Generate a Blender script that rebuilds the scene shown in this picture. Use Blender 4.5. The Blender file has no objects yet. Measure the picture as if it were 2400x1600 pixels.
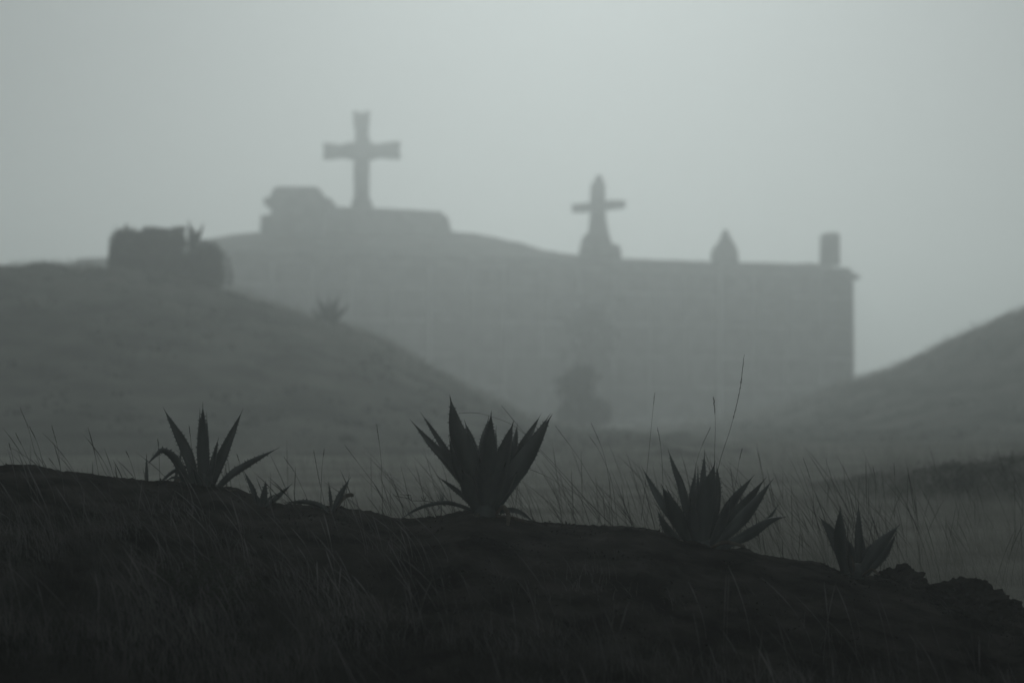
import bpy, bmesh, math, random
import numpy as np
from mathutils import Vector, noise
random.seed(7); rng = np.random.default_rng(7)
sc = bpy.context.scene
COL = sc.collection
# ------------------------------------------------------------------ camera
FPX = 4640.0                         # focal length in pixels of a 2400 px wide frame
CAM_Z, PITCH = 1.6, math.atan(160/4640.0)
cd = bpy.data.cameras.new('camera'); cam = bpy.data.objects.new('camera', cd); COL.objects.link(cam)
cd.sensor_width = 36; cd.lens = FPX*36/2400; cd.clip_start = .1; cd.clip_end = 3000
cam.location = (0, 0, CAM_Z); cam.rotation_euler = (math.pi/2+PITCH, 0, 0)
cd.dof.use_dof = True; cd.dof.focus_distance = 12.0; cd.dof.aperture_fstop = 1.4
sc.camera = cam
# ------------------------------------------------------------------ sky, sun, exposure
SUN_EL, SUN_AZ = math.radians(24.5), math.radians(2)     # ahead of the camera, a little to the right
w = bpy.data.worlds.new('World'); sc.world = w; w.use_nodes = True
nt = w.node_tree; bg = nt.nodes['Background']
sky = nt.nodes.new('ShaderNodeTexSky'); sky.sky_type = 'NISHITA'; sky.sun_disc = False
sky.sun_elevation = SUN_EL; sky.sun_rotation = SUN_AZ; sky.dust_density = .35; sky.air_density = 1.2
hs = nt.nodes.new('ShaderNodeHueSaturation'); hs.inputs['Saturation'].default_value = .06
mx = nt.nodes.new('ShaderNodeMixRGB'); mx.blend_type = 'MULTIPLY'; mx.inputs[0].default_value = 1
mx.inputs[2].default_value = (.93, 1.0, .99, 1)
nt.links.new(sky.outputs[0], hs.inputs['Color']); nt.links.new(hs.outputs[0], mx.inputs[1])
nt.links.new(mx.outputs[0], bg.inputs[0]); bg.inputs[1].default_value = .05
sl = bpy.data.lights.new('sun', 'SUN'); sun = bpy.data.objects.new('sun', sl); COL.objects.link(sun)
sl.energy = 1.05; sl.angle = math.radians(12); sl.color = (.96, 1.0, .99)
dv = Vector((math.sin(SUN_AZ)*math.cos(SUN_EL), math.cos(SUN_AZ)*math.cos(SUN_EL), math.sin(SUN_EL)))
sun.rotation_euler = dv.to_track_quat('Z', 'Y').to_euler()
sc.view_settings.view_transform = 'Standard'; sc.view_settings.look = 'None'
sc.view_settings.gamma = 1; sc.view_settings.exposure = -.75
sc.cycles.volume_bounces = 2; sc.cycles.max_bounces = 4; sc.cycles.use_denoising = True
sc.cycles.use_adaptive_sampling = False
sc.cycles.diffuse_bounces = 2; sc.cycles.glossy_bounces = 1; sc.cycles.transmission_bounces = 1

HAZE_DENSITY, HAZE_G = .0052, .78
BS = 1.5                            # scale of everything beyond the meadow

# ------------------------------------------------------------------ helpers
cP, sP = math.cos(PITCH), math.sin(PITCH)
def P(px, py, Y):
    "world point at depth Y seen at photo pixel (px, py) of 2400x1600"
    a, b = px-1200, 800-py
    d = (a, FPX*cP - b*sP, FPX*sP + b*cP)
    t = Y/d[1]
    return Vector((d[0]*t, Y, CAM_Z + d[2]*t))
def props(o, label=None, cat=None, group=None, kind=None):
    if label: o['label'] = label
    if cat: o['category'] = cat
    if group: o['group'] = group
    if kind: o['kind'] = kind
    return o
def empty(name, loc, label, cat, group=None):
    o = bpy.data.objects.new(name, None); COL.objects.link(o); o.location = loc
    o.empty_display_size = .2
    return props(o, label, cat, group)
def link(name, verts, faces, m, parent=None, smooth=False):
    "verts in world space; a child is stored relative to its parent's location"
    me = bpy.data.meshes.new(name)
    if parent is not None:
        L = np.array(root_loc(parent)); verts = [tuple(np.array(v)-L) for v in verts]
    me.from_pydata([tuple(v) for v in verts], [], faces); me.update()
    if smooth: me.polygons.foreach_set('use_smooth', [True]*len(me.polygons))
    o = bpy.data.objects.new(name, me); COL.objects.link(o)
    if m: me.materials.append(m)
    if parent is not None: o.parent = parent
    return o
def root_loc(o):
    L = Vector(o.location)
    while o.parent: o = o.parent; L += o.location
    return L
def link_np(name, V, Q, m, parent=None, smooth=False):
    "quads from numpy arrays"
    me = bpy.data.meshes.new(name)
    if parent is not None: V = V - np.array(root_loc(parent))
    me.vertices.add(len(V)); me.vertices.foreach_set('co', np.ascontiguousarray(V, dtype=np.float32).ravel())
    n = len(Q); me.loops.add(n*4); me.polygons.add(n)
    me.loops.foreach_set('vertex_index', np.ascontiguousarray(Q, dtype=np.int32).ravel())
    me.polygons.foreach_set('loop_start', np.arange(0, n*4, 4, dtype=np.int32))
    me.polygons.foreach_set('use_smooth', np.full(n, smooth))
    me.update(calc_edges=True); me.validate()
    o = bpy.data.objects.new(name, me); COL.objects.link(o); me.materials.append(m)
    if parent is not None: o.parent = parent
    return o
def mat(name, c1, c2, scale=5, rough=.9, bump=0, detail=6, stretch=None, spec=0, trans=0):
    m = bpy.data.materials.new(name); m.use_nodes = True; t = m.node_tree
    b = t.nodes['Principled BSDF']; b.inputs['Roughness'].default_value = rough
    b.inputs['Specular IOR Level'].default_value = spec
    tc = t.nodes.new('ShaderNodeTexCoord'); mp = t.nodes.new('ShaderNodeMapping')
    if stretch: mp.inputs['Scale'].default_value = stretch
    nz = t.nodes.new('ShaderNodeTexNoise'); nz.inputs['Scale'].default_value = scale; nz.inputs['Detail'].default_value = detail
    cr = t.nodes.new('ShaderNodeValToRGB'); cr.color_ramp.elements[0].position = .35; cr.color_ramp.elements[1].position = .68
    cr.color_ramp.elements[0].color = (*c1, 1); cr.color_ramp.elements[1].color = (*c2, 1)
    t.links.new(tc.outputs['Object'], mp.inputs[0]); t.links.new(mp.outputs[0], nz.inputs['Vector'])
    t.links.new(nz.outputs[0], cr.inputs[0]); t.links.new(cr.outputs[0], b.inputs['Base Color'])
    if trans:
        tl = t.nodes.new('ShaderNodeBsdfTranslucent'); mx = t.nodes.new('ShaderNodeMixShader'); mx.inputs[0].default_value = trans
        t.links.new(cr.outputs[0], tl.inputs[0]); t.links.new(b.outputs[0], mx.inputs[1]); t.links.new(tl.outputs[0], mx.inputs[2])
        t.links.new(mx.outputs[0], t.nodes['Material Output'].inputs[0])
    if bump:
        bp = t.nodes.new('ShaderNodeBump'); bp.inputs['Strength'].default_value = 1; bp.inputs['Distance'].default_value = bump
        n2 = t.nodes.new('ShaderNodeTexNoise'); n2.inputs['Scale'].default_value = scale*4; n2.inputs['Detail'].default_value = 8
        t.links.new(mp.outputs[0], n2.inputs['Vector']); t.links.new(n2.outputs[0], bp.inputs['Height'])
        t.links.new(bp.outputs[0], b.inputs['Normal'])
    return m
M = dict(
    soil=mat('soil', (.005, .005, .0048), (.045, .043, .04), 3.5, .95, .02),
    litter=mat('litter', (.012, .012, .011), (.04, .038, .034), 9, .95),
    field=mat('meadow', (.17, .175, .155), (.36, .36, .33), .7, .95),
    hill=mat('hillside', (.055, .062, .052), (.17, .175, .155), .35, .95, .1),
    agave=mat('agave_leaf', (.02, .029, .028), (.065, .08, .077), 7, .42, .0015, 4, (1, 1, .15), .35),
    agave_dry=mat('dry_agave_leaf', (.06, .055, .045), (.13, .12, .1), 14, .8, .003),
    spine=mat('thorn', (.01, .009, .008), (.02, .018, .016), 20, .5),
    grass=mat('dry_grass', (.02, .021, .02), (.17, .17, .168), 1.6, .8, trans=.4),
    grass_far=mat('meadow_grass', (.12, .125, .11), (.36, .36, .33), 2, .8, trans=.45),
    culm=mat('grass_culm', (.03, .031, .027), (.06, .06, .052), 8, .8),
    leaf=mat('bush_leaf', (.02, .026, .018), (.05, .06, .042), 2, .8, trans=.15),
    bark=mat('bark', (.03, .027, .024), (.06, .055, .05), 6, .95, .02),
    stone=mat('weathered_stone', (.1, .105, .1), (.2, .205, .195), .9, .9, .03),
    plaster=mat('stained_plaster', (.09, .094, .09), (.5, .51, .5), .45, .9, .02, 8, (1, 1, .2)),
    niche=mat('niche_slab', (.05, .053, .05), (.16, .165, .16), .8, .9, .01),
    lime=mat('limewash', (.14, .145, .14), (.5, .51, .5), .35, .9, .01, 8, (1, 1, .3)),
)
def lerp_profile(prof, x):
    return float(np.interp(x, [p[0] for p in prof], [p[1] for p in prof]))
def smooth_interp(prof, xs):
    "monotone-ish smooth curve through points"
    X = np.array([p[0] for p in prof], float); Yv = np.array([p[1] for p in prof], float)
    m = np.gradient(Yv, X); xs = np.clip(xs, X[0], X[-1])
    i = np.clip(np.searchsorted(X, xs)-1, 0, len(X)-2); h = X[i+1]-X[i]; t = (xs-X[i])/h
    return ((2*t**3-3*t**2+1)*Yv[i] + (t**3-2*t**2+t)*h*m[i] + (-2*t**3+3*t**2)*Yv[i+1] + (t**3-t**2)*h*m[i+1])
def fbm(x, y, s, o=4, seed=0.):
    return noise.fractal(Vector((x*s, y*s, seed)), 1.0, 2.0, o)
def grid_mesh(name, xs, ys, zf, m, kind='structure', smooth=True):
    nx, ny = len(xs), len(ys)
    V = np.empty((ny, nx, 3)); V[..., 0] = xs[None, :]; V[..., 1] = np.array(ys)[:, None]; V[..., 2] = zf(xs, ys)
    idx = np.arange(nx*ny).reshape(ny, nx)
    Q = np.stack([idx[:-1, :-1], idx[:-1, 1:], idx[1:, 1:], idx[1:, :-1]], -1).reshape(-1, 4)
    return props(link_np(name, V.reshape(-1, 3), Q, m, None, smooth), kind=kind)

# ------------------------------------------------------------------ ground: foreground earth bank
YR = 12.0
CREST_PX = [(-2200, 1180), (-1200, 1120), (-500, 1100), (-100, 1102), (0, 1098), (70, 1093), (110, 1102), (180, 1108), (290, 1121), (340, 1127), (440, 1131),
  (500, 1136), (560, 1142), (590, 1160), (640, 1178), (700, 1184), (780, 1190), (860, 1202), (940, 1212), (1010, 1212), (1060, 1204),
  (1100, 1200), (1160, 1204), (1210, 1215), (1260, 1224), (1340, 1231), (1430, 1235), (1520, 1242), (1600, 1262), (1680, 1278), (1740, 1284), (1800, 1300),
  (1860, 1306), (1920, 1316), (1970, 1336), (2050, 1352), (2120, 1368), (2200, 1390), (2320, 1405), (2400, 1432), (2600, 1470), (3200, 1500), (4600, 1480)]
CREST = [(P(a, b, YR).x, P(a, b, YR).z) for a, b in CREST_PX]
def crest_y(x): return YR + .25*math.sin(x*.9+.4)*0
def bank_z(x, y, zc):
    d = YR - y
    if d >= 0:
        base = zc - .085*d**1.65 - .035*d
        lo = .05
        z = lo + (base-lo if base > lo+.25 else .25*math.exp((base-lo-.25)/.25))
    else:
        z = zc - .55*(1-math.exp(-(-d)**1.3*.9)) * (1.0 if zc > .8 else max(.25, zc/.8))
        z = max(z, .3)
    return z
def bank_noise(x, y):
    return .035*fbm(x, y, 1.3, 4, 3) + .020*fbm(x, y, 5, 4, 9) + .016*abs(fbm(x, y, 19, 4, 5)) + .006*noise.noise(Vector((x*55, y*40, 2))) + .09*max(0, noise.noise(Vector((x*8, y*8, 7)))-.42) + .06*max(0, noise.noise(Vector((x*17, y*17, 4)))-.4)
def bank_zf(xs, ys):
    zc = smooth_interp(CREST, np.array(xs)); Z = np.empty((len(ys), len(xs)))
    for j, y in enumerate(ys):
        k = min(1, max(.6, abs(y-YR)/1.2))
        for i, x in enumerate(xs): Z[j, i] = bank_z(x, y, zc[i]) + bank_noise(x, y)*k
    return Z
xs = np.concatenate([np.linspace(-9, -3.5, 60)[:-1], np.linspace(-3.5, 3.5, 480), np.linspace(3.5, 9, 60)[1:]])
ys = np.concatenate([np.linspace(-3, 7, 40)[:-1], np.linspace(7, 10, 160)[:-1], np.linspace(10, 12.6, 150)[:-1], np.linspace(12.6, 15.5, 50)])
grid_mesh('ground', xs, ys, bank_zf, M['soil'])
_cx = np.linspace(-9, 9, 3000); _cz = smooth_interp(CREST, _cx)
def bank_height(x, y):
    k = min(1, max(.6, abs(y-YR)/1.2))
    return bank_z(x, y, float(np.interp(x, _cx, _cz))) + bank_noise(x, y)*k

# ------------------------------------------------------------------ meadow sheet to the horizon
def field_h(x, y):
    z = .5 + .05*fbm(x, y, .12, 3, 1)
    z -= .8*max(0, 1-abs(y-6)/9) if y < 15 else 0     # dips under the bank
    if y > 120*BS: z -= 2.2*(1-math.exp(-(y-120*BS)/60))
    return z
xs = np.concatenate([np.linspace(-390, -60, 40)[:-1], np.linspace(-60, 60, 160), np.linspace(60, 390, 40)[1:]])
ys = np.concatenate([np.linspace(-28, 10, 20)[:-1], np.linspace(10, 60, 120)[:-1], np.linspace(60, 130, 70)[:-1], np.linspace(130, 590, 60)])
grid_mesh('meadow', xs, ys, lambda X, Y: np.array([[field_h(x, y) for x in X] for y in Y]), M['field'])

# ------------------------------------------------------------------ hills
def hill(name, prof_px, Y0, front, back, m, x0, x1, dx, base=.2, bump=.42, bs=.6, rough=1.3, seed=0):
    prof = [(P(a, b, Y0).x, P(a, b, Y0).z) for a, b in prof_px]
    xs = np.arange(x0, x1, dx); ys = np.concatenate([np.linspace(Y0-front, Y0, 44)[:-1], np.linspace(Y0, Y0+back, 24)])
    pz = smooth_interp(prof, xs)
    def zf(X, Yv):
        Z = np.empty((len(Yv), len(X)))
        for j, y in enumerate(Yv):
            t = (Y0-y)/front if y < Y0 else (y-Y0)/back
            f = .5*(1+math.cos(math.pi*min(1, t)))
            for i, x in enumerate(X):
                Z[j, i] = base + (pz[i]-base)*f + (bump*fbm(x, y, bs, 5, seed) + bump*.6*abs(fbm(x, y, bs*5, 4, seed+4)))*(.3+.7*f) - (.4 if f < .01 else 0)
        return Z
    o = grid_mesh(name, xs, ys, zf, m); return o, prof
LH = [(-2600, 700), (-1400, 640), (-600, 655), (-200, 664), (0, 652), (60, 641), (120, 635), (200, 640), (300, 652), (420, 664), (520, 690), (600, 714), (700, 745),
      (780, 768), (860, 790), (930, 822), (1000, 868), (1080, 912), (1160, 952), (1240, 992), (1330, 1010), (1500, 1020)]
YL = 56.0*BS
hl, HLP = hill('hill', LH, YL, 26*BS, 22*BS, M['hill'], -46*BS, 4.2*BS, .21*BS, base=.45, seed=2)
RH = [(1500, 1012), (1750, 985), (1900, 940), (1980, 906), (2060, 886), (2140, 854), (2220, 812), (2300, 778), (2400, 735), (2600, 650), (3200, 480), (4400, 420)]
YH = 76.0*BS
hr, HRP = hill('hill', RH, YH, 38*BS, 30*BS, M['hill'], 4.5*BS, 52*BS, .23*BS, base=.45, seed=8)
NB = [(1900, 1175), (2040, 1150), (2120, 1122), (2200, 1110), (2300, 1100), (2400, 1082), (2600, 1060), (3000, 1050), (3600, 1080)]
YN = 26.0
hn, NBP = hill('mound', NB, YN, 2.6, 8, M['hill'], 3.9, 13, .08, base=.42, bump=.09, bs=1.4, seed=12)

# ------------------------------------------------------------------ cemetery terrace
WL, WR = P(500, 700, 99.7*BS), P(1997, 700, 113.5*BS)          # ends of the wall face
WL.z = WR.z = 0
wdir = (WR-WL).normalized(); wn = Vector((wdir.y, -wdir.x, 0))    # wn points to the camera side
if wn.y > 0: wn = -wn
WLEN = (WR-WL).length; WTOP = P(1997, 655, 113.5*BS).z
def wp(u, out, z): p = WL + wdir*u + wn*out; return Vector((p.x, p.y, z))
def u_of(px):       # position along the wall seen at column px
    k = (px-1200)/FPX/ (cP)   # small pitch ignored
    # WL + wdir*u on ray x = k*y
    return (k*WL.y-WL.x)/(wdir.x-k*wdir.y)
def boxw(vs, fs, u0, u1, o0, o1, z0, z1):
    n = len(vs)
    for z in (z0, z1):
        for (u, o) in ((u0, o0), (u1, o0), (u1, o1), (u0, o1)): vs.append(wp(u, o, z))
    fs += [(n, n+1, n+2, n+3), (n+4, n+7, n+6, n+5), (n, n+4, n+5, n+1), (n+1, n+5, n+6, n+2), (n+2, n+6, n+7, n+3), (n+3, n+7, n+4, n)]
TP = [(-1800, 700), (-600, 690), (100, 660), (300, 610), (430, 585), (500, 564), (560, 554), (620, 547), (760, 543), (900, 542), (1050, 543), (1110, 549), (1170, 560), (1240, 578),
      (1310, 594), (1400, 603), (1600, 612), (1990, 622), (2300, 640)]
YT = 120.0*BS
tprof = [(P(a, b, YT).x, P(a, b, YT).z) for a, b in TP]
def terrace():
    xs = np.arange(-60*BS, WR.x-.4, .37*BS); V = []; 
    pz = smooth_interp(tprof, xs); ts = list(np.linspace(0, 1, 16))
    back = list(np.linspace(0, 1, 10))[1:]
    for i, x in enumerate(xs):
        u = (x-WL.x)/wdir.x; yf = WL.y + wdir.y*u + .5
        fz = WTOP-.15 if u > 0 else max(WTOP-.15+u*.35, 1)
        for t in ts:
            f = .5*(1-math.cos(math.pi*t)); V.append((x, yf+(YT-yf)*t, fz+(pz[i]-fz)*f + .12*fbm(x, t*9, .5, 4, 5)*min(1, t*4)))
        for t in back:
            V.append((x, YT+30*BS*t, pz[i] + (-1.5-pz[i])*(.5*(1-math.cos(math.pi*t)))))
    n = len(ts)+len(back); idx = np.arange(len(xs)*n).reshape(len(xs), n)
    Q = np.stack([idx[:-1, :-1], idx[1:, :-1], idx[1:, 1:], idx[:-1, 1:]], -1).reshape(-1, 4)
    props(link_np('terrace', np.array(V), Q, M['hill'], None, True), kind='structure')
terrace()
def terrace_z(x): return float(smooth_interp(tprof, np.array([x]))[0])

wall = empty('cemetery_wall', wp(WLEN/2, 0, .3), 'long high weathered cemetery wall with bays of burial niches, rising out of the fog', 'wall')
vs, fs = [], []; boxw(vs, fs, 0, WLEN, -9, 0, -1.0, WTOP); link('wall_body', vs, fs, M['plaster'], wall)
vs, fs = [], []; boxw(vs, fs, -.3, WLEN+.5, -9.3, .5, WTOP+.003, WTOP+.38); boxw(vs, fs, -.15, WLEN+.2, -9.15, .2, WTOP+.383, WTOP+.62); link('cornice', vs, fs, M['stone'], wall)
vs, fs = [], []; boxw(vs, fs, 0, WLEN-.3, -.9, -.1, WTOP+.623, WTOP+1.02); link('parapet', vs, fs, M['stone'], wall)
BAY = 2.14*BS; rows = [(.62*BS+(k*1.72)*BS, .62*BS+(k*1.72+1.58)*BS) for k in range(5)]
r3 = random.Random(3)
nb = int(WLEN/BAY)
for k in range(nb):
    u0 = WLEN-(k+1)*BAY+.14; u1 = u0+BAY-.28
    for (z0, z1) in rows:
        vs, fs = [], []
        boxw(vs, fs, u0, u1, .003, .06, z0, z1)               # sealing slab
        o = link('niche', vs, fs, M['niche'], wall)
        fr, ff = [], []                                        # limewashed surround, worn away in places
        lim = M['lime'] if r3.random() < .38 else M['stone']
        boxw(fr, ff, u0-.1, u0-.003, .003, .14, z0, z1)
        if r3.random() < .8: boxw(fr, ff, u0-.1, u1, .003, .16, z1+.003, z1+.11)
        link('niche_surround', fr, ff, lim, o)
vs, fs = [], []
for k in range(0, nb+1, 4):
    u = WLEN-k*BAY; boxw(vs, fs, max(u-.22, 0), u, .003, .28, -.8, WTOP-.003)
link('buttress', vs, fs, M['plaster'], wall); 

def prism(pts, Y, depth, bevel=.04):
    "extruded outline (photo px at depth Y) with real thickness and a small chamfer"
    c = sum((P(a, b, Y) for a, b in pts), Vector())/len(pts)
    front = [P(a, b, Y) for a, b in pts]; n = len(front); vs = []
    def ring(s, yo):
        for p in front:
            q = p + (c-p).normalized()*s; vs.append(Vector((q.x, Y+yo, q.z)))
    ring(bevel, -depth/2); ring(0, -depth/2+bevel); ring(0, depth/2-bevel); ring(bevel, depth/2)
    fs = [tuple(range(n))[::-1], tuple(range(3*n, 4*n))]
    for r in range(3):
        for i in range(n): j = (i+1) % n; fs.append((r*n+i, r*n+j, (r+1)*n+j, (r+1)*n+i))
    return vs, fs
def base_pt(px, py, Y): return P(px, py, Y)

# stone platform with the tall cross
YP = 117.0*BS
pl = empty('stone_platform', P(840, 545, YP), 'long low stone platform carrying the tallest cross on top of the mound', 'platform')
v, f = prism([(617, 556), (619, 512), (640, 508), (772, 496), (900, 500), (1040, 507), (1052, 516), (1060, 556)], YP, 5.0, .1); link('plinth', v, f, M['stone'], pl)
v, f = prism([(764, 500), (768, 491), (900, 495), (1036, 502), (1044, 511), (900, 504)], YP, 5.3, .03); link('coping', v, f, M['stone'], pl)
cr = empty('stone_cross', P(847, 500, YP), 'tallest stone cross with flared arm ends, standing on the stone platform', 'cross')
v, f = prism([(829, 492), (831, 470), (829, 400), (830, 376), (832, 334), (833, 312), (829, 294), (827, 263), (838, 262), (847, 267), (858, 262), (867, 261), (866, 288), (863, 308), (865, 322), (868, 334), (866, 376), (866, 400), (865, 470), (867, 492)], YP, .75); link('shaft', v, f, M['stone'], cr)
v, f = prism([(829, 376), (806, 370), (784, 373), (758, 375), (757, 366), (760, 355), (758, 345), (757, 336), (780, 337), (797, 341), (812, 336), (829, 335), (847, 335), (868, 334), (884, 339), (905, 335), (939, 332), (939, 342), (936, 352), (939, 362), (940, 373), (915, 373), (893, 370), (868, 376)], YP, .66); link('crossbar', v, f, M['stone'], cr)
v, f = prism([(824, 506), (825, 474), (832, 462), (864, 462), (872, 474), (877, 500), (877, 506)], YP, 1.2); link('pedestal', v, f, M['stone'], cr)

# mausoleum
YM = 114.5*BS
ma = empty('mausoleum', P(700, 548, YM), 'squat stone mausoleum with sloping roof and projecting cornice, left of the tallest cross', 'mausoleum')
v, f = prism([(643, 560), (643, 486), (771, 486), (772, 560)], YM, 4.2, .06); link('body', v, f, M['stone'], ma)
v, f = prism([(625, 484), (625, 472), (636, 468), (766, 468), (782, 473), (784, 484), (772, 488), (638, 488)], YM, 4.8, .03); link('cornice', v, f, M['stone'], ma)
v, f = prism([(637, 474), (641, 460), (648, 447), (655, 443), (746, 443), (754, 449), (762, 462), (767, 474)], YM, 4.0, .06); link('roof', v, f, M['stone'], ma)
v, f = prism([(618, 560), (620, 514), (641, 510), (641, 560)], YM, 3.0, .06); link('side_block', v, f, M['stone'], ma)

# second cross
YC = 113.0*BS
c2 = empty('stone_cross', P(1405, 600, YC), 'shorter stone cross with thin arms and tapering shaft, on a stepped base on the wall', 'cross')
v, f = prism([(1374, 578), (1379, 545), (1383, 500), (1384, 442), (1386, 430), (1394, 426), (1396, 413), (1410, 412), (1412, 425), (1418, 432), (1418, 480), (1421, 520), (1427, 552), (1430, 578)], YC, 1.3, .03); link('shaft', v, f, M['stone'], c2)
v, f = prism([(1341, 497), (1340, 480), (1375, 476), (1400, 475), (1430, 470), (1465, 471), (1466, 487), (1440, 491), (1400, 493), (1370, 498)], YC, .8, .03); link('crossbar', v, f, M['stone'], c2)
v, f = prism([(1354, 606), (1358, 584), (1364, 560), (1375, 547), (1426, 549), (1434, 574), (1450, 575), (1454, 588), (1456, 606)], YC, 2.0, .06); link('pedestal', v, f, M['stone'], c2)

# small pointed tomb and square pillar
YG = 113.5*BS
g = empty('pointed_tomb', P(1698, 606, YG), 'small pointed tomb shaped like a pyramid, standing on the wall between cross and pillar', 'tomb')
v, f = prism([(1667, 618), (1668, 592), (1674, 578), (1722, 578), (1728, 592), (1730, 618)], YG, 1.5, .06); link('tomb_body', v, f, M['stone'], g)
v, f = prism([(1672, 582), (1680, 572), (1689, 560), (1693, 546), (1698, 538), (1704, 542), (1710, 556), (1718, 570), (1725, 582)], YG, 1.3, .05); link('tomb_roof', v, f, M['stone'], g)
g = empty('stone_pillar', P(1945, 610, YG+.5), 'short square stone pillar on the right end of the wall', 'pillar')
v, f = prism([(1923, 622), (1924, 560), (1966, 560), (1967, 622)], YG+.5, 1.1, .05); link('pillar_shaft', v, f, M['stone'], g)
v, f = prism([(1922, 562), (1925, 552), (1932, 547), (1958, 546), (1965, 551), (1968, 562)], YG+.5, 1.2, .08); link('pillar_cap', v, f, M['stone'], g)
g = empty('grave_slab', P(222, 640, 108*BS), 'low pale grave slab behind the left hill, beside the clipped hedge', 'grave')
v, f = prism([(190, 700), (192, 624), (262, 622), (262, 700)], 108*BS, 2.2, .05); link('slab_base', v, f, M['stone'], g)
v, f = prism([(186, 626), (187, 609), (200, 608), (256, 606), (270, 607), (270, 624)], 108*BS, 2.6, .05); link('slab_top', v, f, M['stone'], g)

# ------------------------------------------------------------------ foliage
def leaf_cloud(centers, sizes, leaf, up=.3):
    n = len(centers)
    a = rng.normal(size=(n, 3)); a /= np.linalg.norm(a, axis=1)[:, None]
    b = rng.normal(size=(n, 3)); b -= (a*b).sum(1)[:, None]*a; b /= np.linalg.norm(b, axis=1)[:, None]
    L = leaf*sizes[:, None]; W = L*.42
    V = np.stack([centers-a*L*.5, centers+b*W*.5, centers+a*L*.5, centers-b*W*.5], 1).reshape(-1, 3)
    Q = np.arange(4*n).reshape(n, 4); return V, Q
def crown_points(blobs, n):
    out = []
    vol = np.array([b[3]*b[4]*b[5] for b in blobs]); cnt = (n*vol/vol.sum()).astype(int)+10
    for b, k in zip(blobs, cnt):
        p = rng.normal(size=(k, 3)); p /= np.linalg.norm(p, axis=1)[:, None]
        p *= (rng.random(k)**.45)[:, None]
        out.append(np.array(b[:3]) + p*np.array(b[3:6])*(1+.12*rng.normal(size=(k, 1))))
    return np.concatenate(out)
def bush(name, label, cat, blobs, n, leaf, base, group=None, trunk_r=.05, part='foliage'):
    e = empty(name, base, label, cat, group)
    p = crown_points(blobs, n); V, Q = leaf_cloud(p, .6+.8*rng.random(len(p)), leaf); link_np(part, V, Q, M['leaf'], e)
    vs, fs = [], []
    for b in blobs[:10]:
        tube(vs, fs, [Vector(base)-Vector((0, 0, .15)), (Vector(base)*.6+Vector(b[:3])*.4)+Vector((0, 0, .02)), Vector(b[:3])], [trunk_r, trunk_r*.7, trunk_r*.35], 6)
    link('stem', vs, fs, M['bark'], e, True)
    return e
def tube(vs, fs, pts, rad, n=5):
    base = len(vs); m = len(pts)
    for i, p in enumerate(pts):
        d = (pts[min(i+1, m-1)]-pts[max(i-1, 0)]).normalized()
        a = d.cross(Vector((.3, 1, .1))).normalized(); b = d.cross(a)
        for k in range(n):
            t = 2*math.pi*k/n; vs.append(p + (a*math.cos(t)+b*math.sin(t))*rad[i])
    for i in range(m-1):
        for k in range(n):
            j = (k+1) % n; fs.append((base+i*n+k, base+i*n+j, base+(i+1)*n+j, base+(i+1)*n+k))
    fs.append(tuple(base+k for k in range(n))[::-1]); fs.append(tuple(base+(m-1)*n+k for k in range(n)))
def blob(px, py, Y, rx, rz, ry=None):
    p = P(px, py, Y); s = Y/FPX; return (p.x, p.y, p.z, rx*s, (ry or rx)*s, rz*s)
YB = 55.0*BS
hb = []
for px in range(288, 432, 18): hb.append(blob(px, 572+random.uniform(-4, 5), YB, random.uniform(19, 25), 32, 45)); hb.append(blob(px-4, 620, YB, 26, 36, 45))
for _ in range(16): hb.append(blob(random.uniform(275, 430), random.uniform(536, 552), YB, random.uniform(5, 13), random.uniform(5, 13), 30))
for _ in range(10): hb.append(blob(random.uniform(262, 272), random.uniform(570, 650), YB, random.uniform(6, 12), random.uniform(8, 16), 25))
hb += [blob(278, 570, YB, 20, 32, 40), blob(272, 625, YB, 19, 34, 40), blob(420, 566, YB, 16, 30, 30)]
bush('hedge', 'dark boxy hedge with a flat ragged top on the left hill', 'hedge', hb, 26000, .13, P(345, 655, YB), trunk_r=.06)
bush('shrub', 'rounded dark shrub at the right end of the hedge, above the left slope', 'shrub', [blob(482, 612, YB, 40, 42), blob(455, 625, YB, 38, 48), blob(508, 640, YB, 26, 38), blob(470, 660, YB, 45, 25), blob(497, 600, YB, 24, 28), blob(430, 640, YB, 40, 40)] + [blob(478+62*math.cos(a_), 642-72*math.sin(a_), YB, random.uniform(6, 13), random.uniform(6, 13)) for a_ in [-.3, -.1, .1, .3, .5, .75, 1.0, 1.2, 1.4, 1.6]], 14000, .12, P(470, 685, YB))
bush('shrub', 'low tuft of shrub alone on the skyline at the far left', 'shrub', [blob(150, 634, YL, 16, 9), blob(165, 637, YL, 14, 7), blob(138, 638, YL, 12, 6)], 1400, .1, P(152, 644, YL), trunk_r=.03)
bush('shrub', 'round dark shrub half way down the left slope, below the distant agave', 'shrub', [blob(718, 822, 49*BS, 34, 28), blob(700, 838, 49*BS, 26, 22), blob(738, 836, 49*BS, 22, 20)], 4000, .12, P(718, 862, 49*BS))
bush('shrub', 'tapering dark shrub standing in the fog in front of the middle of the wall', 'shrub', [blob(1350, 900, 66*BS, 36, 36), blob(1372, 876, 66*BS, 24, 22), blob(1356, 945, 66*BS, 40, 34), blob(1340, 978, 66*BS, 38, 32), blob(1402, 966, 66*BS, 34, 34)] + [blob(random.gauss(1358, 18), y_, 66*BS, random.uniform(6, 13), random.uniform(6, 13)) for y_ in range(862, 1000, 5)], 11000, .16, P(1360, 1004, 66*BS), trunk_r=.08)
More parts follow.
